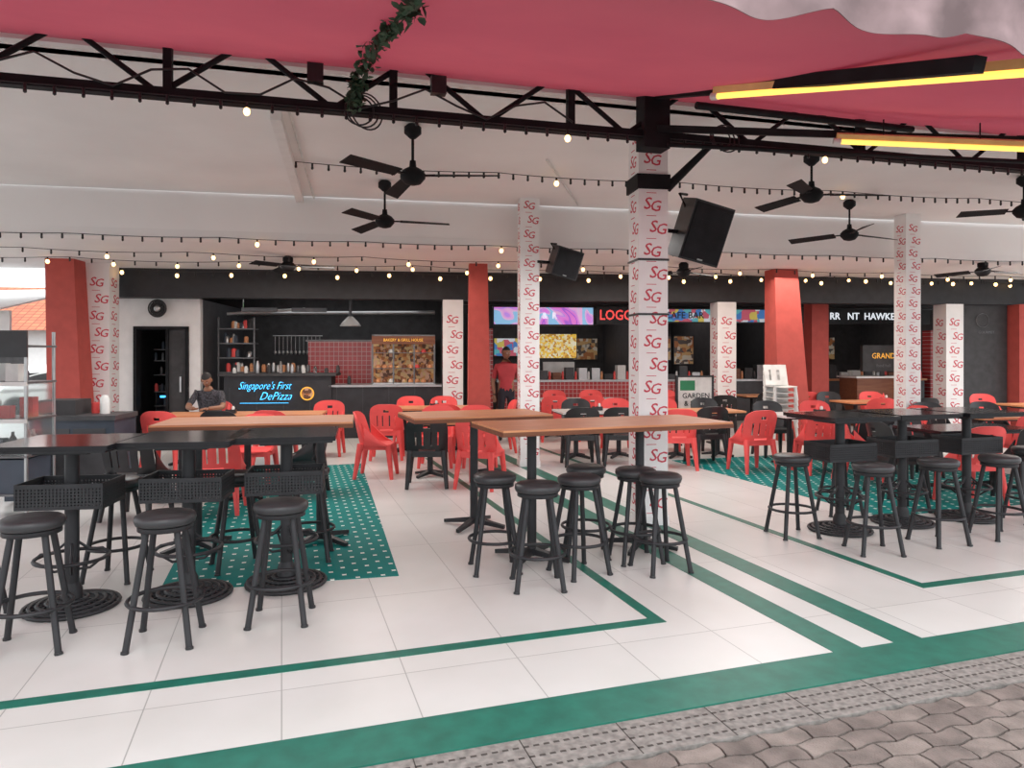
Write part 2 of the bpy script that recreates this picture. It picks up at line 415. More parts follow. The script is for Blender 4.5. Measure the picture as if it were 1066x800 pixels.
def tube_light(p0,p1):
    b=MB(); p0=Vector(p0);p1=Vector(p1)
    b.cyl(p0+Vector((0,0,.045)),p1+Vector((0,0,.045)),.035,.035,'tubeh',4)
    b.cyl(p0,p1,.022,.022,'tube',10)
    d=(p1-p0).normalized()
    for p in(p0,p1): b.cyl(p-d*.03,p+d*.03,.028,.028,'fix',8)
    for t in(.25,.75): q=p0.lerp(p1,t); b.cyl(q+Vector((0,0,.05)),q+Vector((0,0,.2)),.006,.006,'blackm',6)
    b.obj('fluorescent_lamp')
tube_light((1.49,5.2,3.52),(2.60,3.52,3.027))
tube_light((2.75,6.0,3.43),(4.2,5.75,3.29))

# ivy
b=MB()
pts=[(-.40,3.0,3.17),(-.50,3.4,3.27),(-.72,4.0,3.45),(-.92,4.6,3.63),(-1.05,5.1,3.74),(-1.17,5.35,3.74),(-1.19,5.38,3.62),(-1.20,5.38,3.54)]
b.tube(pts,.008,'leaf')
for i in range(420):
    k=random.random()**.9*(len(pts)-1.01); j=int(k); f=k-j
    p=Vector(pts[j]).lerp(Vector(pts[j+1]),f)+Vector((random.gauss(0,.03),random.gauss(0,.03),-abs(random.gauss(0,.035))))
    T=TR(*p)@RZ(random.uniform(0,360))@RX(random.uniform(-80,80))@Matrix.Scale(random.uniform(.6,1.1),4)
    b.add([(0,-.03,0),(.022,-.01,.006),(.02,.015,.003),(0,.038,-.004),(-.02,.015,.003),(-.022,-.01,.006)],[(0,1,2,3,4,5)],'leaf',False,T)
b.obj('hanging_ivy')

# ---------------------------------------------------------------- columns
def column(x,y,z1,w,rz,faces=(0,90,270),sp=.225):
    b=MB(); b.b2(-w/2,w/2,-w/2,w/2,0,z1,'colw')
    b.b2(-w/2-.01,w/2+.01,-w/2-.01,w/2+.01,0,.09,'colw')
    k=0; z=.22; f_=w/.3
    while z<z1-.1:
        for f in faces:
            T=RZ(f)@TR(.03*(-1)**k*f_,-w/2-.001,z)@UP
            b.text('S',.165*f_,T@TR(-.036*f_,.010,0),'logo',shear=.2,ext=.004,off=.008,sx=1.05)
            b.text('G',.150*f_,T@TR(.048*f_,-.012,0),'logo',shear=.2,ext=.004,off=.008,sx=1.05)
            b.b2(-.07*f_,.03*f_,-w/2-.003,-w/2,z-.108*f_,z-.102*f_,'logo',RZ(f))
        k+=1; z+=sp*f_
    return b.obj('column',(x,y,0),rz)
column(1.32,6.88,3.9,.29,9)
column(.24,10.42,3.9,.28,8)
column(6.44,11.55,3.9,.27,10.8)
column(-7.42,12.85,3.27,.40,6.4)
def B(s,m): 
    a=math.radians(BA); return (BF[0]+s*math.cos(a)-m*math.sin(a),BF[1]+s*math.sin(a)+m*math.cos(a))
for s_ in(6.55,12.2,17.3):
    x,y=B(s_,0); column(x,y,2.72,.40,6.4,faces=(0,90,270))
b=MB()
b.b2(-.165,.165,-.165,.165,3.20,3.34,'blackm'); b.cyl((.15,-.1,3.22),(.52,-.25,3.6),.045,.03,'blackm',8)
b.b2(-.155,.155,-.155,.155,2.52,2.54,'black'); b.b2(-.155,.155,-.155,.155,2.0,2.02,'black')
b.obj('column_clamp',(1.32,6.88,0),9)

def redpillar(x,y,z1,w0,w1,ox=0):
    b=MB(); b.taper(0,0,0,z1,w0,w0*.9,w1,w1*.9,'redpil',ox); b.taper(0,0,0,.1,w0+.04,w0*.9+.04,w0+.02,w0*.9+.02,'redpil'); b.obj('red_pillar',(x,y,0),6.4)
redpillar(-7.62,12.3,3.27,.56,.46,-.12)
redpillar(-.60,12.9,3.27,.42,.33,-.02)
redpillar(5.35,13.75,3.27,.66,.46,-.14)
x,y=B(15.0,1.3); redpillar(x,y,3.27,.42,.40)
x,y=B(18.95,-.1); redpillar(x,y,2.72,.45,.45)

# ---------------------------------------------------------------- speakers
def speaker(loc,w,hh,d,rz,tilt,roll=0,arm=None):
    e=empty('loudspeaker',loc,rz)
    b=MB(); b.T=RY(roll)@RX(tilt)
    V=[(-w/2,-d/2,-hh/2),(w/2,-d/2,-hh/2),(w/2*.7,d/2,-hh/2),(-w/2*.7,d/2,-hh/2),(-w/2,-d/2,hh/2),(w/2,-d/2,hh/2),(w/2*.7,d/2,hh/2),(-w/2*.7,d/2,hh/2)]
    b.add(V,[(3,2,1,0),(4,5,6,7),(0,1,5,4),(1,2,6,5),(2,3,7,6),(3,0,4,7)],'black')
    b.b2(-w/2+.02,w/2-.02,-d/2-.012,-d/2,-hh/2+.02,hh/2-.02,'blackm')
    for i in range(9): zz=-hh/2+.05+i*(hh-.1)/8; b.b2(-w/2+.03,w/2-.03,-d/2-.014,-d/2-.012,zz-.003,zz+.003,'blackm')
    b.b2(-.03,.03,-d/2-.016,-d/2-.012,-hh/2+.025,-hh/2+.04,'steel')
    me=b.mesh('cabinet'); put(me,'cabinet',parent=e)
    b=MB(); b.tube([(-w*.3,0,hh*.4),(-w*.45,.0,hh*.62),(-.05,.1,hh*.66)] ,.014,'blackm')
    b.cyl((0,d*.3,0),arm,.02,.02,'blackm',8); put(b.mesh('bracket'),'bracket',parent=e)
speaker((1.83,7.0,2.84),.46,.58,.34,22,16,10,arm=(-.34,.05,.0))
speaker((.74,10.35,2.98),.42,.42,.34,25,14,12,arm=(-.36,.1,.0))

# ---------------------------------------------------------------- fans
def fan(x,y,zc,drop,r,rot):
    b=MB()
    b.lathe([(.03,-.14),(.085,-.09),(.085,-.03),(.05,0)],(0,0,0),'blackm',16)
    b.cyl((0,0,-.1),(0,0,-drop+.1),.014,.014,'blackm',8)
    b.lathe([(.03,-drop-.10),(.08,-drop-.085),(.125,-drop-.03),(.125,-drop+.01),(.09,-drop+.05),(.035,-drop+.08),(.03,-drop+.14)],(0,0,0),'blackm',20)
    for k in range(3):
        T=RZ(rot+120*k)
        b.box((.16,0,-drop-.01),(.14,.05,.012),'blackm',T)
        def bf(u,v):
            w=.055+.02*u
            return (.2+(r-.2)*u,(v-.5)*2*w,-drop-.01+(v-.5)*.045-.02*u)
        b.tgrid(bf,8,3,.008,'blackm',T=T)
    b.obj('ceiling_fan',(x,y,zc))
fan(-.98,7.0,3.9,.50,.86,-6)
fan(-1.66,9.25,3.9,.52,.84,8)
fan(3.38,8.0,3.9,.46,.80,-5)
fan(4.95,10.4,3.9,.50,.86,20)
fan(6.5,9.0,3.9,.44,.76,50)
fan(-3.73,11.8,3.27,.16,.76,3)
fan(3.05,12.6,3.27,.16,.76,35)
fan(8.3,12.5,3.27,.16,.76,10)

# ---------------------------------------------------------------- string lights
def string(name,p0,p1,n,sag,litevery,ph=0,spans=1,size=1):
    b=MB(); p0=Vector(p0);p1=Vector(p1); P=[]
    for i in range(n+1):
        t=i/n; q=p0.lerp(p1,t); f=(t*spans)%1; q.z-=sag*4*f*(1-f); P.append(q)
    b.tube(P,.005,'black',4)
    for i,q in enumerate(P):
        b.cyl(q,q-Vector((0,0,.04)),.013*size,.014*size,'black',6)
        if litevery and (i+ph)%litevery==0: b.ell(q-Vector((0,0,.072)),(.032*size,.032*size,.038*size),'lit',n=8)
        else: b.ell(q-Vector((0,0,.055)),(.018*size,.018*size,.022*size),'black',n=6)
    b.obj(name)
def TW(s,n,z): 
    a=math.radians(15); return (s*math.cos(a)-n*math.sin(a),s*math.sin(a)+n*math.cos(a),z)
string('festoon_lights',TW(-8,n0-.07,zb-.03),TW(12,n0-.07,zb-.03),110,.0,14,1,1,.85)
def BW(s,m,z):
    a=math.radians(10.8); return (-6.8+s*math.cos(a)-m*math.sin(a),9.45+s*math.sin(a)+m*math.cos(a),z)
string('festoon_lights',BW(-3,-.05,3.27),BW(20,-.05,3.27),92,.02,14,3,12)
string('festoon_lights',BW(-3,1.2,3.25),BW(20,1.9,3.25),60,.04,4,2,9)
string('festoon_lights',BW(-3,2.2,3.24),BW(20,2.5,3.24),70,.05,3,1,8)
string('festoon_lights',(-7.1,12.9,3.20),(12,15.0,3.20),60,.05,3,0,8,1.1)
string('festoon_lights',(-2.5,8.2,3.86),(9,10.6,3.86),64,.03,22,5,5)

# ---------------------------------------------------------------- furniture
def mk_chair(mt):
    b=MB()
    def seat(u,v):
        a=2*u-1;c=2*v-1
        k=1-.10*(a*a*c*c)
        return (.225*a*k,.215*c*k+.0,.45-.02*(1-a*a)*(1-c*c)-(.02*max(0,c)**4))
    b.tgrid(seat,10,10,.018,mt)
    for a in(-1,1):
        b.box((a*.205,0,.415),(.02,.38,.065),mt); b.box((0,a*.195,.415),(.38,.02,.065),mt)
    def back(u,v):
        a=2*u-1
        return (.245*a*(1+.04*v-.08*v**8),-.215-.09*v+.11*a*a*(1-.25*v),.44+(.43-.07*abs(a)**4)*v)
    def mask(i,j):
        if j==0 and 7<=i<=16: return False
        if i in(5,9,14,18) and 2<=j<=5: return False
        if j==7 and 10<=i<=13: return False
        return True
    b.tgrid(back,24,10,.016,mt,mask)
    for sx in(-1,1):
        b.cyl((sx*.20,.185,.44),(sx*.235,.235,0),.042,.024,mt,6)
        b.cyl((sx*.20,-.175,.46),(sx*.24,-.25,0),.044,.024,mt,6)
        def arm(u,v):
            return (sx*(.228+.02*math.sin(pi*v)),-.12+.28*u,.43+(.24*(1-u)**1.3+.02)*v)
        b.tgrid(arm,6,3,.014,mt)
    return b.mesh('dining_chair')
CH_R=mk_chair('redp'); CH_B=mk_chair('black')
def chair(x,y,rz,c='r'): put(CH_R if c=='r' else CH_B,'dining_chair',(x,y,0),rz)
def mk_stool():
    b=MB()
    b.lathe([(.13,.66),(.155,.668),(.163,.69),(.160,.712),(.14,.725),(.05,.731)],(0,0,0),'seatb',24)
    b.lathe([(.12,.63),(.145,.635),(.145,.66)],(0,0,0),'frame',20)
    for k in range(4):
        t=pi/4+k*pi/2; c,s=math.cos(t),math.sin(t)
        b.cyl((c*.11,s*.11,.65),(c*.23,s*.23,0),.018,.018,'frame',8)
        b.cyl((c*.23,s*.23,.012),(c*.232,s*.232,0),.022,.022,'black',8)
    b.torus((0,0,.24),.195,.012,'frame',28,6)
    return b.mesh('bar_stool')
ST=mk_stool()
def stool(x,y,rz=0): put(ST,'bar_stool',(x,y,0),rz)
def mk_pub():
    b=MB()
    b.b2(-.35,.35,-.35,.35,1.045,1.075,'blacktop'); b.b2(-.33,.33,-.33,.33,1.03,1.045,'frame')
    b.box((0,0,1.015),(.32,.32,.03),'frame'); 
    b.cyl((0,0,.04),(0,0,1.02),.042,.042,'frame',14)
    b.lathe([(.065,.05),(.06,.12),(.042,.16)],(0,0,0),'frame',14)
    for R,z in((.27,.015),(.235,.025),(.19,.035),(.14,.045),(.09,.055)): b.torus((0,0,z),R,.013,'frame',32,6)
    for k in range(24):
        t=2*pi*k/24; c,s=math.cos(t),math.sin(t)
        b.cyl((c*.27,s*.27,.014),(c*.05,s*.05,.06),.008,.010,'frame',4)
    b.lathe([(.25,.002),(.25,.012),(.05,.035)],(0,0,0),'frame',28)
    b.torus((0,0,.32),.21,.012,'frame',28,6)
    for k in range(4):
        t=k*pi/2+.4; c,s=math.cos(t),math.sin(t)
        b.tube([(c*.03,s*.03,.42),(c*.10,s*.10,.36),(c*.17,s*.17,.36),(c*.21,s*.21,.32)],.009,'frame')
        b.tube([(c*.03,s*.03,.24),(c*.10,s*.10,.24),(c*.15,s*.15,.28),(c*.21,s*.21,.32)],.009,'frame')
    w,d,z0,z1=.25,.17,.66,.82
    b.b2(-w,w,-d,d,z0,z0+.008,'frame')
    for s in(-1,1):
        for z in(z0,z1-.022): 
            b.b2(-w,w,s*d-.006,s*d+.006,z,z+.022,'frame'); b.b2(s*w-.006,s*w+.006,-d,d,z,z+.022,'frame')
        n=24
        for i in range(n+1):
            x=-w+2*w*i/n; b.b2(x-.006,x+.006,s*d-.005,s*d+.005,z0,z1,'frame')
        for i in range(17):
            y=-d+2*d*i/16; b.b2(s*w-.005,s*w+.005,y-.006,y+.006,z0,z1,'frame')
        for q in range(6):
            z=z0+.03+q*.02; b.b2(-w,w,s*d-.004,s*d+.004,z,z+.011,'frame'); b.b2(s*w-.004,s*w+.004,-d,d,z,z+.011,'frame')
    return b.mesh('pub_table')
PUB=mk_pub()
def pub(x,y,rz): put(PUB,'pub_table',(x,y,0),rz)
def crossbase(b,x,z1,foot=.30,m='frame'):
    b.cyl((x,0,.03),(x,0,z1),.038,.038,m,12)
    for k in range(4):
        t=pi/4+k*pi/2; c,s=math.cos(t),math.sin(t)
        b.cyl((x,0,.065),(x+c*foot,s*foot,.022),.036,.022,m,4)
    b.box((x,0,z1-.01),(.34,.34,.02),m)
def bartable(x,y,rz,l,w,legs,items=()):
    b=MB(); b.b2(-l/2,l/2,-w/2,w/2,1.04,1.07,'wood'); b.b2(-l/2-.004,l/2+.004,-w/2-.004,w/2+.004,1.022,1.055,'woodd')
    for lx in legs: crossbase(b,lx,1.022,.32)
    b.obj('bar_table',(x,y,0),rz)
def lowtable(x,y,rz,l,w,top='wood'):
    b=MB(); b.b2(-l/2,l/2,-w/2,w/2,.72,.75,top); b.b2(-l/2+.02,l/2-.02,-w/2+.02,w/2-.02,.70,.72,'frame')
    for lx in((-l/2+.3,l/2-.3) if l>1 else (0,)): crossbase(b,lx,.70,.26)
    b.obj('dining_table',(x,y,0),rz)

# front-left pub tables
pub(-2.83,4.56,8); pub(-2.18,4.78,8); pub(-1.60,5.03,12)
stool(-2.66,3.93,20); stool(-3.32,4.28,5); stool(-1.97,4.03,12); stool(-1.42,4.36,8)
stool(-2.88,5.17,0); stool(-2.10,5.42,30); stool(-1.62,5.66,10)
bartable(-2.15,6.05,12,1.55,.75,(-.5,.5))
# centre
bartable(.74,5.86,20,2.0,.80,(-.62,.36))
bartable(-.36,6.72,20,1.3,.75,(0,))
stool(-.13,5.36,10); stool(.18,4.98,5); stool(.50,5.28,30); stool(.60,5.75,0); stool(.98,5.62,12); stool(1.12,5.36,20)
# right pub tables
pub(3.03,6.55,16); pub(3.77,6.85,16); pub(4.52,7.05,16)
stool(2.52,6.38,10); stool(2.98,5.85,0); stool(3.68,6.12,15); stool(4.35,6.33,8); stool(3.35,7.25,0); stool(4.1,7.4,10); stool(5.05,6.9,0)
# low dining tables + chairs
lowtable(-4.0,10.65,8,2.3,.75)
chair(-4.75,9.75,0,'r'); chair(-3.3,9.9,-4,'r'); chair(-4.0,9.85,3,'b'); chair(-3.0,11.5,185,'r')
lowtable(-3.35,8.0,10,1.3,.7,'blacktop')
chair(-3.05,7.35,10,'r'); chair(-3.75,7.1,0,'b'); chair(-2.4,8.2,100,'b'); chair(-3.2,8.8,185,'r')
lowtable(-1.35,11.9,8,1.5,.75)
chair(-1.95,11.1,5,'r'); chair(-1.0,11.15,-8,'r'); chair(-1.85,12.7,180,'r'); chair(-1.25,12.75,180,'r'); chair(-.22,11.9,100,'r')
lowtable(-.7,9.55,10,1.4,.75,'wood')
chair(-1.05,8.8,5,'b'); chair(-.38,8.7,-20,'r'); chair(-1.1,10.35,180,'r'); chair(-.5,10.4,190,'r'); chair(-1.8,9.45,-90,'r')
lowtable(1.35,11.2,10,1.3,.75,'marble'); lowtable(2.95,11.3,10,1.3,.75,'wood')
chair(1.0,10.45,5,'b'); chair(1.6,10.5,-5,'b'); chair(2.35,10.15,0,'r'); chair(2.90,10.6,10,'b'); chair(3.35,9.9,15,'r')
chair(1.1,12.0,180,'b'); chair(1.8,12.1,180,'r'); chair(2.6,12.15,175,'r'); chair(3.4,12.2,190,'b')
lowtable(1.3,14.2,8,1.6,.75,'marble'); chair(.8,13.4,0,'r'); chair(1.5,13.5,0,'r'); chair(.9,15,180,'r'); chair(1.7,15.1,180,'r')
lowtable(3.6,14.3,8,1.6,.75,'marble'); chair(3.1,13.5,0,'r'); chair(4.0,13.6,0,'b'); chair(3.3,15.1,180,'r')
lowtable(4.55,10.6,12,1.5,.75,'marble'); chair(4.2,9.75,5,'r'); chair(4.95,9.85,8,'b'); chair(4.2,11.4,185,'b'); chair(5.0,11.5,180,'r')
chair(5.8,10.5,100,'r')
lowtable(5.5,8.6,12,1.4,.75,'blacktop'); chair(5.0,7.75,8,'r'); chair(5.75,7.9,0,'b'); chair(4.45,8.2,-85,'b'); chair(5.4,9.5,190,'b'); chair(4.4,9.0,-100,'r')
lowtable(7.2,10.3,10,1.5,.75,'wood'); chair(6.8,9.45,5,'r'); chair(7.5,9.55,-5,'r'); chair(6.6,11.05,180,'b'); chair(7.6,11.2,180,'b')
lowtable(7.0,13.5,8,1.6,.75,'wood'); chair(6.5,12.7,0,'r'); chair(7.3,12.75,5,'b'); chair(6.5,14.35,180,'b'); chair(7.4,14.4,180,'r')
lowtable(9.6,12.6,8,1.6,.75,'wood'); chair(9.1,11.8,0,'r'); chair(10.0,11.9,0,'b'); chair(9.1,13.5,180,'r')
lowtable(5.7,15.6,8,1.5,.75,'wood'); chair(5.3,14.8,0,'b'); chair(6.1,14.9,0,'r')
def caddy(x,y,z):
    b=MB(); b.b2(-.07,.07,-.05,.05,0,.012,'black')
    for s in(-1,1): b.b2(-.07,.07,s*.05-.003,s*.05+.003,0,.06,'black'); b.b2(s*.07-.003,s*.07+.003,-.05,.05,0,.06,'black')
    b.lathe([(.022,.012),(.022,.10),(.009,.13),(.009,.15)],(-.03,0,0),'redp',10); b.lathe([(.022,.012),(.022,.09),(.012,.11)],(.03,0,0),'plate',10)
    b.obj('condiment_caddy',(x,y,z),10)
caddy(-4.2,10.6,.75); caddy(-1.3,11.9,.75); caddy(1.35,11.2,.75); caddy(4.6,10.6,.75); caddy(7.1,13.5,.75)

# ---------------------------------------------------------------- back of house, frame BF / BA
b=MB()
b.b2(-.2,.40,.2,.35,0,2.72,'white'); b.b2(1.42,1.63,.2,.35,0,2.72,'white'); b.b2(.40,1.42,.2,.35,2.18,2.72,'white')
b.b2(1.53,1.63,.35,3.4,0,2.72,'dgrey'); b.b2(-.2,-.1,.35,3.4,0,3.27,'dgrey'); b.b2(-.2,1.6,3.4,3.5,0,3.27,'dark')
b.obj('wall_left_bay',BF,BA)
b=MB()
for x0,x1 in((.40,.46),(1.36,1.42)): b.b2(x0,x1,.15,.36,0,2.18,'blackm')
b.b2(.40,1.42,.15,.36,2.12,2.18,'blackm')
b.b2(.98,1.03,.20,.30,0,2.12,'blackm'); b.b2(1.03,1.36,.24,.26,0,2.12,'dark'); b.b2(1.24,1.27,.2,.24,.9,1.2,'steel')
b.b2(.5,.95,1.0,1.3,.1,1.0,'dark'); b.b2(.52,.93,.98,1.0,.5,.9,'blacktop'); b.b2(.6,.8,.97,.98,.75,.79,'neon')
for z in(.5,.75,1.05,1.3,1.5): b.b2(.5,1.0,.9,1.29,z*1.15,z*1.15+.02,'dsteel')
for i in range(14): 
    xx=.52+random.random()*.42; zz=random.choice((.5,.75,1.05,1.3,1.5))*1.15+.02; b.lathe([(.03,0),(.03,.12),(.012,.16)],(xx,.95,zz),random.choice(['bluebox','redp','dsteel','dark']),8)
b.obj('door_1',BF,BA)
b=MB(); b.torus((0,0,0),.16,.016,'black',T=RX(90)); b.torus((0,0,0),.10,.012,'black',T=RX(90)); b.ell((0,0,0),(.07,.05,.07),'steel')
for k in range(12): b.cyl((0,-.02,0),(.16*math.cos(k*pi/6),0,.16*math.sin(k*pi/6)),.008,.008,'black',4)
b.lathe([(.15,0),(.13,.06),(.05,.08)],(0,0,0),'black',20,T=TR(0,.03,0)@RX(-90))
b.cyl((0,0,0),(0,.2,0),.02,.02,'black',8); x,y=B(.9,.0); b.obj('wall_fan',(x,y,2.52),6.4)
b=MB(); b.b2(1.63,6.4,3.4,3.5,0,3.27,'dark'); b.b2(6.35,6.45,.4,3.4,0,2.72,'dgrey')
b.obj('wall_kitchen',BF,BA)
b=MB()
b.b2(3.45,5.0,1.6,1.68,1.0,1.92,'redtile'); b.b2(3.45,5.0,1.68,2.0,0,1.9,'dgrey'); b.b2(3.4,5.05,1.58,2.02,1.92,1.96,'dsteel'); b.obj('wall_tiled_partition',BF,BA)
b=MB()
b.b2(2.2,4.2,-.25,.35,0,1.22,'beam'); b.b2(2.1,4.3,-.32,.4,1.22,1.27,'dark')
b.b2(4.2,6.33,-.2,.45,0,1.0,'beam'); b.b2(4.15,6.33,-.25,.5,1.0,1.04,'steel')
for i in range(8): b.b2(2.3+i*.5,2.306+i*.5,-.254,-.25,.1,1.0,'dgrey')
b.obj('bar_counter',BF,BA)
b=MB()
b.text("Singapore's First",.21,TR(2.95,-.27,1.03)@UP,'neon',shear=.5,ext=.02,off=-.018,sx=.70)
b.text("DePizza",.22,TR(3.15,-.27,.83)@UP,'neon',shear=.5,ext=.02,off=-.018,sx=.85)
b.b2(2.5,3.4,-.275,-.265,.70,.706,'neon')
b.obj('neon_sign',BF,BA)
b=MB(); b.lathe([(.12,0),(.12,.012),(.09,.02)],(0,0,0),'food',18,T=TR(3.75,-.255,.88)@RX(90))
b.torus((0,0,0),.12,.012,'neony',T=TR(3.75,-.27,.88)@RX(90)); b.obj('pizza_sign',BF,BA)
b=MB() # display case
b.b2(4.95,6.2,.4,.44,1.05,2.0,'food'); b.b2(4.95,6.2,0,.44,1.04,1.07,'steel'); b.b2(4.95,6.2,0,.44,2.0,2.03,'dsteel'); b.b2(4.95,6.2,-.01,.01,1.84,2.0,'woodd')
for x in(4.95,5.36,5.77,6.17): b.b2(x,x+.03,0,.025,1.05,2.02,'dsteel')
for z in(1.35,1.66): b.b2(4.97,6.18,.04,.40,z,z+.012,'dsteel')
for z in(1.07,1.36,1.67):
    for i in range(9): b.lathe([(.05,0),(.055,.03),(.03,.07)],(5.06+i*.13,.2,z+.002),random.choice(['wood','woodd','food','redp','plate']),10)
b.text('BAKERY & GRILL HOUSE',.08,TR(5.57,-.02,1.92)@UP,'neony',ext=.02,sx=.9)
b.obj('display_case',BF,BA)
b=MB() # kitchen equipment
for i,z in enumerate((1.25,1.55,1.85,2.15)): b.b2(1.75,2.5,.9,1.2,z,z+.025,'dsteel')
for x in(1.77,2.48): b.b2(x-.015,x+.015,.9,.93,0,2.4,'dsteel')
for i in range(30):
    z=random.choice((1.28,1.58,1.88,2.18)); xx=random.uniform(1.85,2.4); hh=random.uniform(.1,.2); r=random.uniform(.03,.06)
    b.lathe([(r,0),(r,hh*.8),(r*.5,hh)],(xx,1.03,z),random.choice(['fix','steel','redp','dark','wood','bluebox']),8)
b.b2(1.8,3.3,2.4,3.0,0,1.1,'dsteel'); b.cyl((2.7,2.5,1.1),(2.7,2.5,1.4),.16,.16,'steel',14); b.cyl((3.1,2.5,1.1),(3.1,2.5,1.3),.2,.2,'dsteel',14)
b.cyl((2.55,2.3,2.06),(3.65,2.3,2.06),.012,.012,'steel',6)
for i in range(12):
    xx=2.6+i*.09; b.cyl((xx,2.3,2.05),(xx,2.3,1.75-.1*random.random()),.008,.008,'steel',5); b.ell((xx,2.3,1.68),(.035,.015,.05),'steel',n=8)
for i in range(10):
    xx=2.65+i*.1; hh=random.uniform(.08,.2); b.lathe([(.04,0),(.045,hh*.7),(.03,hh)],(xx,1.0,1.27),random.choice(['fix','steel','dsteel','wood']),8)
b.b2(2.6,3.7,.9,1.15,0,1.26,'dgrey')
b.lathe([(.05,2.45),(.16,2.34),(.22,2.26),(.22,2.24)],(4.4,1.2,0),'fix',20); b.cyl((4.4,1.2,2.45),(4.4,1.2,3.2),.03,.03,'dsteel',10)
for x in(5.3,5.7,6.1): b.b2(x-.12,x+.12,3.1,3.38,1.2,2.0,'dsteel'); b.b2(x-.1,x+.1,3.08,3.1,1.5,1.9,'dark')
b.cyl((1.8,2.2,2.55),(6.2,2.2,2.6),.05,.05,'steel',10); b.cyl((1.8,1.4,2.5),(3.4,1.5,2.62),.03,.03,'fix',8)
for x in(2.6,3.6): b.b2(x-.35,x+.35,.8,.9,2.52,2.6,'dsteel')
b.obj('kitchen_equipment',BF,BA)
b=MB()
for i in range(11):
    xx=2.3+i*.22; hh=random.uniform(.08,.24); z=1.27 if xx<4.28 else 1.04
    b.lathe([(.035,0),(.04,hh*.6),(.02,hh)],(xx,.1,z),random.choice(['fix','steel','dark','glass','plate']),8)
b.obj('bar_glassware',BF,BA)
# stalls
b=MB(); b.b2(6.7,23,6.0,6.1,0,3.27,'dark'); b.obj('wall_back',BF,BA)
b=MB()
for x in(7.2,11.15,13.2,15.0,19.2): b.b2(x-.06,x+.06,2.8,6.0,0,2.8,'dgrey')
b.obj('wall_stall_partition',BF,BA)
b=MB()
for x in(7.4,11.2,13.2,18.9): b.b2(x-.17,x+.17,2.45,2.75,0,2.25,'redtile')
b.b2(6.8,22,2.45,2.75,2.82,3.26,'beam')
b.obj('stall_tiled_post',BF,BA)
def counter(s0,s1,front,top='steel'):
    b=MB(); b.b2(s0,s1,2.5,3.1,0,.98,front); b.b2(s0-.03,s1+.03,2.44,3.14,.98,1.03,top); b.b2(s0,s1,2.49,2.5,.02,.12,'dark')
    for x in [s0+.15+i*.32 for i in range(int((s1-s0-.2)/.32)+1)]:
        hh=random.uniform(.12,.35); b.b2(x-.1,x+.1,2.6,2.85,1.03,1.03+hh,random.choice(['steel','dgrey','fix','dark','woodd']))
        b.lathe([(.03,0),(.03,.14),(.015,.2)],(x+.14,2.6,1.03),random.choice(['redp','fix','wood','dark']),8)
    b.obj('stall_counter',BF,BA)
counter(7.7,10.9,'redtile'); counter(11.5,12.9,'redtile'); counter(13.5,14.7,'dgrey'); counter(15.4,18.6,'dgrey','wood')
def sign(s0,s1,z0,z1,m,txt=None,tm='neonw',tsz=.3,y=2.3,sx=1):
    b=MB(); b.b2(s0,s1,y,y+.14,z0,z1,'black'); b.b2(s0+.03,s1-.03,y-.008,y,z0+.03,z1-.03,m)
    if txt: b.text(txt,tsz,TR((s0+s1)/2,y-.012,(z0+z1)/2)@UP,tm,ext=.02,off=.01,sx=sx)
    b.obj('stall_sign',BF,BA)
sign(7.55,9.98,2.32,2.78,'led1','M  &  R',"neonw",.2)
sign(10.03,11.0,2.36,2.78,'black','LOGO','neonr',.34,sx=.85)
sign(11.4,13.0,2.40,2.76,'led2','CAFE BAR','dark',.22)
sign(13.4,14.6,2.40,2.76,'led2',None)
sign(15.1,18.6,2.40,2.76,'black','RR   NT  HAWKER','neonw',.24,sx=.95)
sign(19.3,21.5,2.2,2.8,'black','B.S  MENU','neony',.36)
def menu(s0,s1,z0,z1,m,y=3.3):
    b=MB(); b.b2(s0-.02,s1+.02,y,y+.05,z0-.02,z1+.02,'black'); b.b2(s0,s1,y-.006,y,z0,z1,m); b.obj('menu_board',BF,BA)
menu(8.8,9.75,1.55,2.15,'menu'); menu(8.9,9.7,1.1,1.45,'fix'); menu(7.9,8.6,1.6,2.1,'led2',5.9); menu(10.2,10.9,1.5,2.1,'poster',5.9); menu(11.6,12.2,1.5,2.1,'poster',3.3)
menu(12.3,12.8,1.4,2.1,'poster',3.3); menu(15.6,16.6,1.5,2.1,'poster',5.9); menu(16.9,18.2,1.5,2.15,'poster',5.9); menu(13.6,14.4,1.4,2.1,'dgrey',5.9)
b=MB(); b.b2(17.65,18.7,.0,.08,0,2.72,'dark'); b.torus((0,0,0),.15,.006,'dsteel',T=TR(18.1,-.02,2.38)@RX(90)); b.text('GOURMET',.08,TR(18.2,-.01,2.12)@UP,'dsteel'); b.obj('wall_panel_logo',BF,BA)
b=MB(); b.b2(19.2,20.4,-.1,-.02,1.5,2.71,'woodd'); b.text('B.S',.32,TR(19.5,-.11,2.45)@UP,'neony'); 
for i in range(7): b.b2(19.3,20.1,-.108,-.1,2.15-i*.09,2.18-i*.09,'neony')
b.obj('menu_board',BF,BA)
b=MB(); b.b2(15.9,16.9,.9,1.0,1.25,1.85,'dark'); b.text('GRAND',.18,TR(16.4,.89,1.6)@UP,'neony',sx=.9); b.text('food hall',.10,TR(16.4,.89,1.38)@UP,'dsteel'); b.b2(15.7,17.1,.8,1.5,0,1.1,'woodd'); b.b2(15.65,17.15,.75,1.55,1.1,1.14,'marble'); b.b2(16.35,16.45,.93,.97,1.13,1.26,'black'); b.obj('service_counter',BF,BA)
b=MB(); b.b2(-.34,.34,-.02,.02,.55,1.22,'board'); 
for s in(-1,1): b.b2(s*.34-.02,s*.34+.02,-.03,.03,0,1.25,'black'); b.b2(s*.34-.03,s*.34+.03,-.2,.2,0,.03,'black')
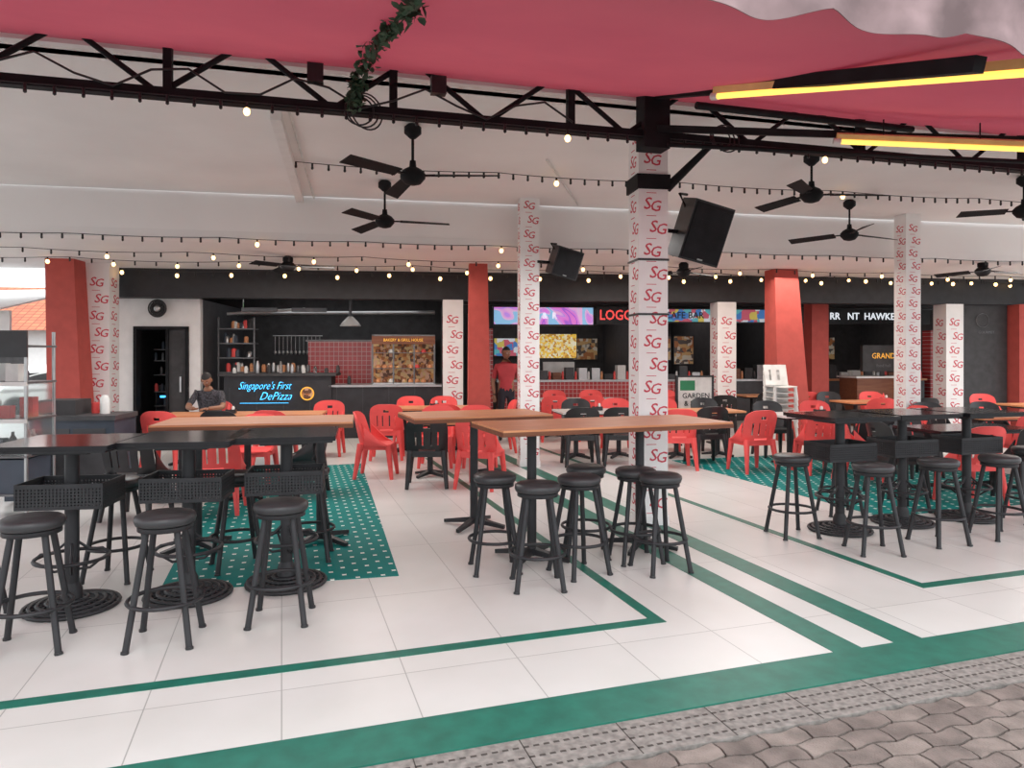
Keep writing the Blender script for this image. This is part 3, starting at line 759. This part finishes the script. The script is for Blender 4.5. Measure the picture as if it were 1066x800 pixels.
b.b2(-.34,.34,-.03,.03,1.22,1.25,'black'); b.b2(-.28,.0,-.026,-.02,.98,1.16,'greenink'); b.text('GARDEN',.13,TR(.02,-.025,.88)@UP,'black',off=.01); b.text('& SOUR',.13,TR(.02,-.025,.74)@UP,'black',off=.01)
b.obj('sign_board',(3.32,12.9,0),8)
# stacked white chairs
b=MB()
for k in range(7):
    z=.10*k
    b.T=TR(0,0,z)
    b.tgrid(lambda u,v:((u-.5)*.44,(v-.5)*.42,.45-.02*math.sin(pi*u)),6,6,.015,'fix')
    b.tgrid(lambda u,v:((u-.5)*.44,.21+.1*v-.08*(2*u-1)**2,.46+.38*v),8,4,.014,'fix',lambda i,j:not(j in(1,2) and i in(2,5)))
    for sx in(-1,1):
        for sy in(-1,1):
            if k==0: b.cyl((sx*.19,sy*.18,.44),(sx*.23,sy*.22,0),.03,.02,'fix',6)
            else: b.cyl((sx*.19,sy*.18,.44),(sx*.215,sy*.205,.2),.03,.025,'fix',6)
b.T=Matrix.Identity(4); b.obj('stacked_chairs',(4.92,13.0,0),6)

# ---------------------------------------------------------------- left side objects
b=MB()
for x in(-.42,.42):
    for y in(-.25,.25): b.cyl((x,y,0),(x,y,1.86),.018,.018,'steel',8)
for z in(.25,.62,.98,1.34,1.70): 
    b.b2(-.44,.44,-.27,.27,z,z+.02,'dsteel')
for i in range(30):
    z=random.choice((.64,1.0,1.36)); x=random.uniform(-.34,.34); y=random.uniform(-.16,.18); k=random.random()
    if k<.4: b.lathe([(.035,0),(.038,.14),(.014,.19),(.014,.22)],(x,y,z),random.choice(['fix','bluebox','dark','steel','plate']),10)
    else: b.b2(x-.06,x+.06,y-.05,y+.05,z,z+random.uniform(.06,.2),random.choice(['bluebox','fix','dark','plate','board','redp']))
b.b2(-.4,.4,-.24,.24,.27,.6,'bluebox'); b.b2(-.44,.44,-.28,-.26,1.60,1.86,'black')
b.b2(-.42,.42,-.25,-.245,.64,1.34,'glass'); b.b2(.425,.43,-.24,.24,.64,1.34,'glass')
b.b2(-.44,.44,-.29,-.26,.96,1.0,'fix'); b.b2(-.44,.44,-.29,-.26,1.32,1.36,'fix')
b.obj('utility_rack',(-5.17,7.1,0),6)
b=MB(); b.b2(-.5,.5,-.35,.35,.03,.80,'bluebox'); b.b2(-.52,.52,-.37,.37,.80,.86,'dgrey'); b.b2(-.4,-.02,-.36,-.35,.15,.7,'dgrey'); b.b2(.02,.4,-.36,-.35,.15,.7,'dgrey'); b.b2(-.06,-.03,-.38,-.36,.4,.55,'steel'); b.b2(.03,.06,-.38,-.36,.4,.55,'steel')
for i in range(4): b.cyl(((-1)**i*.42,(.28 if i<2 else -.28),0),((-1)**i*.42,(.28 if i<2 else -.28),.04),.03,.03,'black',8)
b.b2(-.45,.0,-.25,.2,.86,1.05,'dark'); b.lathe([(.06,.86),(.06,1.05),(.03,1.1)],(.25,0,0),'fix',12); b.lathe([(.05,.86),(.05,1.0)],(.1,.1,0),'redp',12)
b.obj('storage_cabinet',(-5.55,9.2,0),8)
b=MB(); b.b2(-.55,.55,-.35,.35,.03,.62,'bluebox'); b.b2(-.57,.57,-.37,.37,.62,.68,'dgrey'); b.b2(-.5,.5,-.36,-.35,.1,.55,'dgrey')
for i in range(4): b.cyl(((-1)**i*.45,(.28 if i<2 else -.28),0),((-1)**i*.45,(.28 if i<2 else -.28),.04),.03,.03,'black',8)
b.obj('drinks_cooler',(-5.0,8.1,0),6)
# neighbouring awning, building outside
b=MB(); b.tgrid(lambda u,v:(-13+4.3*u,12.4+2.6*v-.6*u,2.35+.6*v),6,4,.03,'white'); b.b2(-13,-8.72,12.3,12.36,2.0,2.4,'white')
for x,y in((-12.8,12.4),(-8.9,12.0)): b.cyl((x,y,-.1),(x,y,2.35),.04,.04,'steel',8)
b.obj('neighbour_awning')
b=MB(); b.b2(-6,6,-3,3,-.1,2.7,'white'); b.add([(-6.6,-3.8,2.6),(6.6,-3.8,2.6),(6.6,0,4.6),(-6.6,0,4.6),(-6.6,3.8,2.6),(6.6,3.8,2.6)],[(0,1,2,3),(3,2,5,4),(0,3,4),(1,5,2)],'roof')
for x in(-4,-1.5,1.5,4): b.b2(x-.5,x+.5,-3.05,-3,1,2.2,'dark'); b.b2(x-.56,x+.56,-3.07,-3.04,.92,1,'fix')
b.obj('neighbour_building',(-22,31,0),10)
b=MB()
for k in range(4):
    cx=-38+k*7; cy=42
    b.cyl((cx,cy,-.1),(cx,cy,2),.3,.2,'woodd',8)
    for i in range(16): 
        b.ell((cx+random.uniform(-2.5,2.5),cy+random.uniform(-2,2),2.6+random.uniform(-1.2,1.2)),(1.7,1.5,1.3),'tree',n=8)
b.obj('tree')
b=MB()
b.tgrid(lambda u,v:(4.2*(u-.5),1.7*(v-.5),.35+.55*math.sin(pi*min(max(u,.02),.98))**.25+.55*max(0,math.sin(pi*min(1,max(0,(u-.12)/.72))))**.5*(1-.3*abs(2*v-1)**3)),24,8,.03,'fix')
b.b2(-2.05,2.05,-.83,.83,.28,.75,'fix')
for x in(-1.3,1.3):
    for y in(-.82,.82): b.cyl((x,y-.09,.32),(x,y+.09,.32),.32,.32,'black',18)
b.b2(-1.1,1.2,-.84,.84,.95,1.25,'dark'); b.obj('car',(-13.0,20,-.1),60)

# ---------------------------------------------------------------- people
def skinned(verts,edges,rad,sub=2):
    me=bpy.data.meshes.new('sk'); me.from_pydata(verts,edges,[]); me.update()
    o=bpy.data.objects.new('sk',me); COL.objects.link(o)
    md=o.modifiers.new('s','SKIN'); md.use_smooth_shade=True
    sv=me.skin_vertices[0].data if me.skin_vertices else None
    if sv is None:
        bpy.context.view_layer.objects.active=o; bpy.ops.mesh.customdata_skin_add(); sv=me.skin_vertices[0].data
    for i,r in enumerate(rad): sv[i].radius=(r if isinstance(r,tuple) else (r,r)); sv[i].use_root=(i==0)
    s=o.modifiers.new('u','SUBSURF'); s.levels=sub; s.render_levels=sub
    dg=bpy.context.evaluated_depsgraph_get(); dg.update()
    r=bpy.data.meshes.new_from_object(o.evaluated_get(dg)); bpy.data.objects.remove(o); bpy.data.meshes.remove(me)
    return r
def hand(b_parent,wrist,d,side,name='hand'):
    w=Vector(wrist); d=Vector(d).normalized(); a=Vector((side,0,0)); a=(a-d*a.dot(d)).normalized(); nn=d.cross(a)
    V=[w,w+d*.04,w+d*.08]; E=[(0,1),(1,2)]; R=[.022,(.030,.02),(.034,.018)]
    for k,(o,l) in enumerate(((-.028,.065),(-.010,.078),(.010,.073),(.028,.055))):
        i=len(V); p=w+d*.085+a*o
        V+=[p,p+d*l*.5+nn*.006,p+d*l*.9+nn*.022]; E+=[(2,i),(i,i+1),(i+1,i+2)]; R+=[.009,.0085,.007]
    i=len(V); V+=[w+d*.03-a*.03,w+d*.055-a*.052+nn*.01,w+d*.085-a*.055+nn*.018]; E+=[(1,i),(i,i+1),(i+1,i+2)]; R+=[.011,.01,.008]
    me=skinned([tuple(v) for v in V],E,R,1); me.materials.clear(); me.materials.append(M['skin'])
    put(me,name,parent=b_parent)
def head(parent,loc,pitch,yaw,cap=False):
    b=MB(); T=TR(*loc)@RZ(yaw)@RX(pitch)
    def hf(u,v):
        ph=pi*v; t=2*pi*u
        r=math.sin(ph); x=.075*r*math.cos(t); y=.095*r*math.sin(t); z=.115*math.cos(ph)
        if z<0: x*=1+z*2.2; y*=1+z*1.2; 
        if z<-.02 and y<0: y*=1.05
        return Vector((x,y,z))
    n,k=20,14; V=[];F=[]
    for j in range(k+1):
        for i in range(n): V.append(hf(i/n,j/k))
    for j in range(k):
        for i in range(n): F.append((j*n+i,(j+1)*n+i,(j+1)*n+(i+1)%n,j*n+(i+1)%n))
    b.add(V,F,'skin',True,T)
    V2=[v*1.07+Vector((0,.008,.006)) for v in V]
    F2=[f for f in F if (lambda c:c.z>.045 or (c.y>-.01 and c.z>-.045))(sum((V[i] for i in f),Vector())/4)]
    b.add(V2,F2,'hair',True,T)
    for sx in(-1,1):
        b.ell((sx*.028,-.086,.005),(.013,.008,.007),'eye',T,8); b.ell((sx*.028,-.093,.005),(.005,.004,.005),'hair',T,6)
        b.ell((sx*.078,.0,-.005),(.010,.02,.03),'skin',T,8); b.box((sx*.028,-.09,.026),(.03,.008,.006),'hair',T)
    b.ell((0,-.102,-.018),(.013,.018,.022),'skin',T,8); b.ell((0,-.090,-.055),(.022,.01,.007),'lip',T,8)
    put(b.mesh('head'),'head',parent=parent)
def person(name,loc,rz,J,top,split,hd,hands):
    e=empty(name,loc,rz)
    names=list(J); V=[J[n][0] for n in names]; R=[J[n][1] for n in names]
    Es=[('pelvis','spine'),('spine','chest'),('chest','neckb'),('neckb','neck')]
    for s in 'LR': Es+=[('chest','sh'+s),('sh'+s,'el'+s),('el'+s,'wr'+s),('pelvis','hip'+s),('hip'+s,'kn'+s),('kn'+s,'an'+s),('an'+s,'toe'+s)]
    me=skinned(V,[(names.index(a),names.index(c)) for a,c in Es],R)
    me.materials.clear()
    for m in('skin',top,'pants','shoe'): me.materials.append(M[m])
    segs=[(Vector(J[a][0]),Vector(J[c][0]),a,c) for a,c in Es]
    for p in me.polygons:
        c=p.center; best=None
        for a,d,na,nc in segs:
            t=max(0,min(1,(c-a).dot(d-a)/max(1e-6,(d-a).length_squared))); q=(a.lerp(d,t)-c).length
            if best is None or q<best[0]: best=(q,na,nc,t)
        _,na,nc,t=best
        if nc=='neck' : k=0 if t>.3 else 1
        elif na[:2]=='el': k=0
        elif na[:2]=='sh': k=1 if t<.75 else 0
        elif nc[:2]in('kn','hi') or (nc[:2]=='an' and t<.93): k=2
        elif nc[:2] in('to','an'): k=3
        elif na=='pelvis' and t<.15: k=2
        else: k=1
        p.material_index=k; p.use_smooth=True
    put(me,'body',parent=e)
    head(e,*hd)
    for h in hands: hand(e,*h)
    return e
J={'pelvis':((0,0,.96),(.155,.11)),'spine':((0,0,1.14),(.145,.10)),'chest':((0,0,1.33),(.175,.115)),'neckb':((0,.005,1.46),(.08,.07)),'neck':((0,-.005,1.56),.052),
 'shL':((.185,0,1.41),.062),'elL':((.25,.03,1.13),.043),'wrL':((.20,-.13,.98),.028),'shR':((-.185,0,1.41),.062),'elR':((-.25,.04,1.12),.043),'wrR':((-.23,-.02,.88),.028),
 'hipL':((.09,0,.88),.088),'knL':((.10,-.02,.49),.058),'anL':((.11,.02,.09),.04),'toeL':((.13,-.13,.04),.034),
 'hipR':((-.09,0,.88),.088),'knR':((-.10,-.02,.49),.058),'anR':((-.11,.02,.09),.04),'toeR':((-.13,-.13,.04),.034)}
person('standing_man',(-.11,13.4,0),10,J,'shirtr',0,((0,-.02,1.66),6,20),[((.20,-.13,.98),(-.3,-.9,-.1),-1),((-.23,-.02,.88),(.05,-.1,-1),1)])
J={'pelvis':((0,0,.55),(.165,.13)),'spine':((0,-.02,.72),(.15,.11)),'chest':((0,-.07,.93),(.18,.12)),'neckb':((0,-.12,1.06),(.085,.075)),'neck':((0,-.17,1.14),.052),
 'shL':((.19,-.09,1.01),.064),'elL':((.27,-.27,.80),.045),'wrL':((.10,-.48,.80),.030),'shR':((-.19,-.09,1.01),.064),'elR':((-.27,-.27,.80),.045),'wrR':((-.10,-.48,.80),.030),
 'hipL':((.10,-.06,.52),.09),'knL':((.14,-.46,.50),.062),'anL':((.14,-.48,.09),.042),'toeL':((.16,-.62,.04),.035),
 'hipR':((-.10,-.06,.52),.09),'knR':((-.14,-.46,.50),.062),'anR':((-.14,-.48,.09),.042),'toeR':((-.16,-.62,.04),.035)}
person('seated_man',(-4.82,11.35,0),6,J,'shirtp',0,((0,-.21,1.23),34,0),[((.10,-.48,.80),(-.5,-.85,.0),-1),((-.10,-.48,.80),(.5,-.85,.0),1)])
chair(-4.80,11.37,186,'r')

# ---------------------------------------------------------------- lights, world, camera
def area(name,loc,rot,sx,sy,e,col=(1,1,1)):
    l=bpy.data.lights.new(name,'AREA'); l.shape='RECTANGLE'; l.size=sx; l.size_y=sy; l.energy=e; l.color=col
    o=bpy.data.objects.new(name,l); COL.objects.link(o); o.location=loc; o.rotation_euler=rot
area('ceiling_fill_a',(-3.5,8.2,3.1),(0,0,0),3,2,95,(1,.98,.96))  # added fill lights under the ceiling to brighten the interior, no fixtures there
area('ceiling_fill_b',(2.5,9.0,3.1),(0,0,0),3,2,95,(1,.98,.96))
area('ceiling_fill_c',(-3,12.0,3.1),(0,0,0),4,1,85,(1,.90,.80))
area('ceiling_fill_d',(4,13.0,3.1),(0,0,0),5,1,100,(1,.90,.80))
area('ceiling_fill_e',(9,12,3.1),(0,0,0),3,2,90,(1,.93,.87))
x,y=B(4,2); area('kitchen_fill',(x,y,3.1),(0,0,0),3.5,1,15,(.95,.97,1))  # added fill inside the kitchen bay, not an actual lamp
x,y=B(9,3.9); area('stall_fill_a',(x,y,3.1),(0,0,0),3,1.2,22,(1,.9,.85))  # unseen fills added to lift the stall interiors
x,y=B(12.5,3.9); area('stall_fill_b',(x,y,3.1),(0,0,0),3,1.2,18,(1,.9,.85))
x,y=B(16.5,3.9); area('stall_fill_c',(x,y,3.1),(0,0,0),3.5,1.2,18,(1,.9,.85))
s=bpy.data.lights.new('sun','SUN'); s.energy=1.3; s.angle=math.radians(30); s.color=(1,.97,.93)
o=bpy.data.objects.new('sun',s); COL.objects.link(o); o.rotation_euler=(math.radians(38),math.radians(14),0)
w=bpy.data.worlds.new('world'); SC.world=w; w.use_nodes=True
bg=w.node_tree.nodes['Background']; bg.inputs[0].default_value=(.93,.97,1,1); bg.inputs[1].default_value=2.2
cam=bpy.data.cameras.new('camera'); co=bpy.data.objects.new('camera',cam); COL.objects.link(co)
cam.sensor_width=36; cam.lens=738/1066*36; cam.shift_y=-30/1066; co.location=(0,0,1.62); co.rotation_euler=(pi/2,0,0)
cam.clip_end=300
SC.camera=co
SC.view_settings.view_transform='Standard'
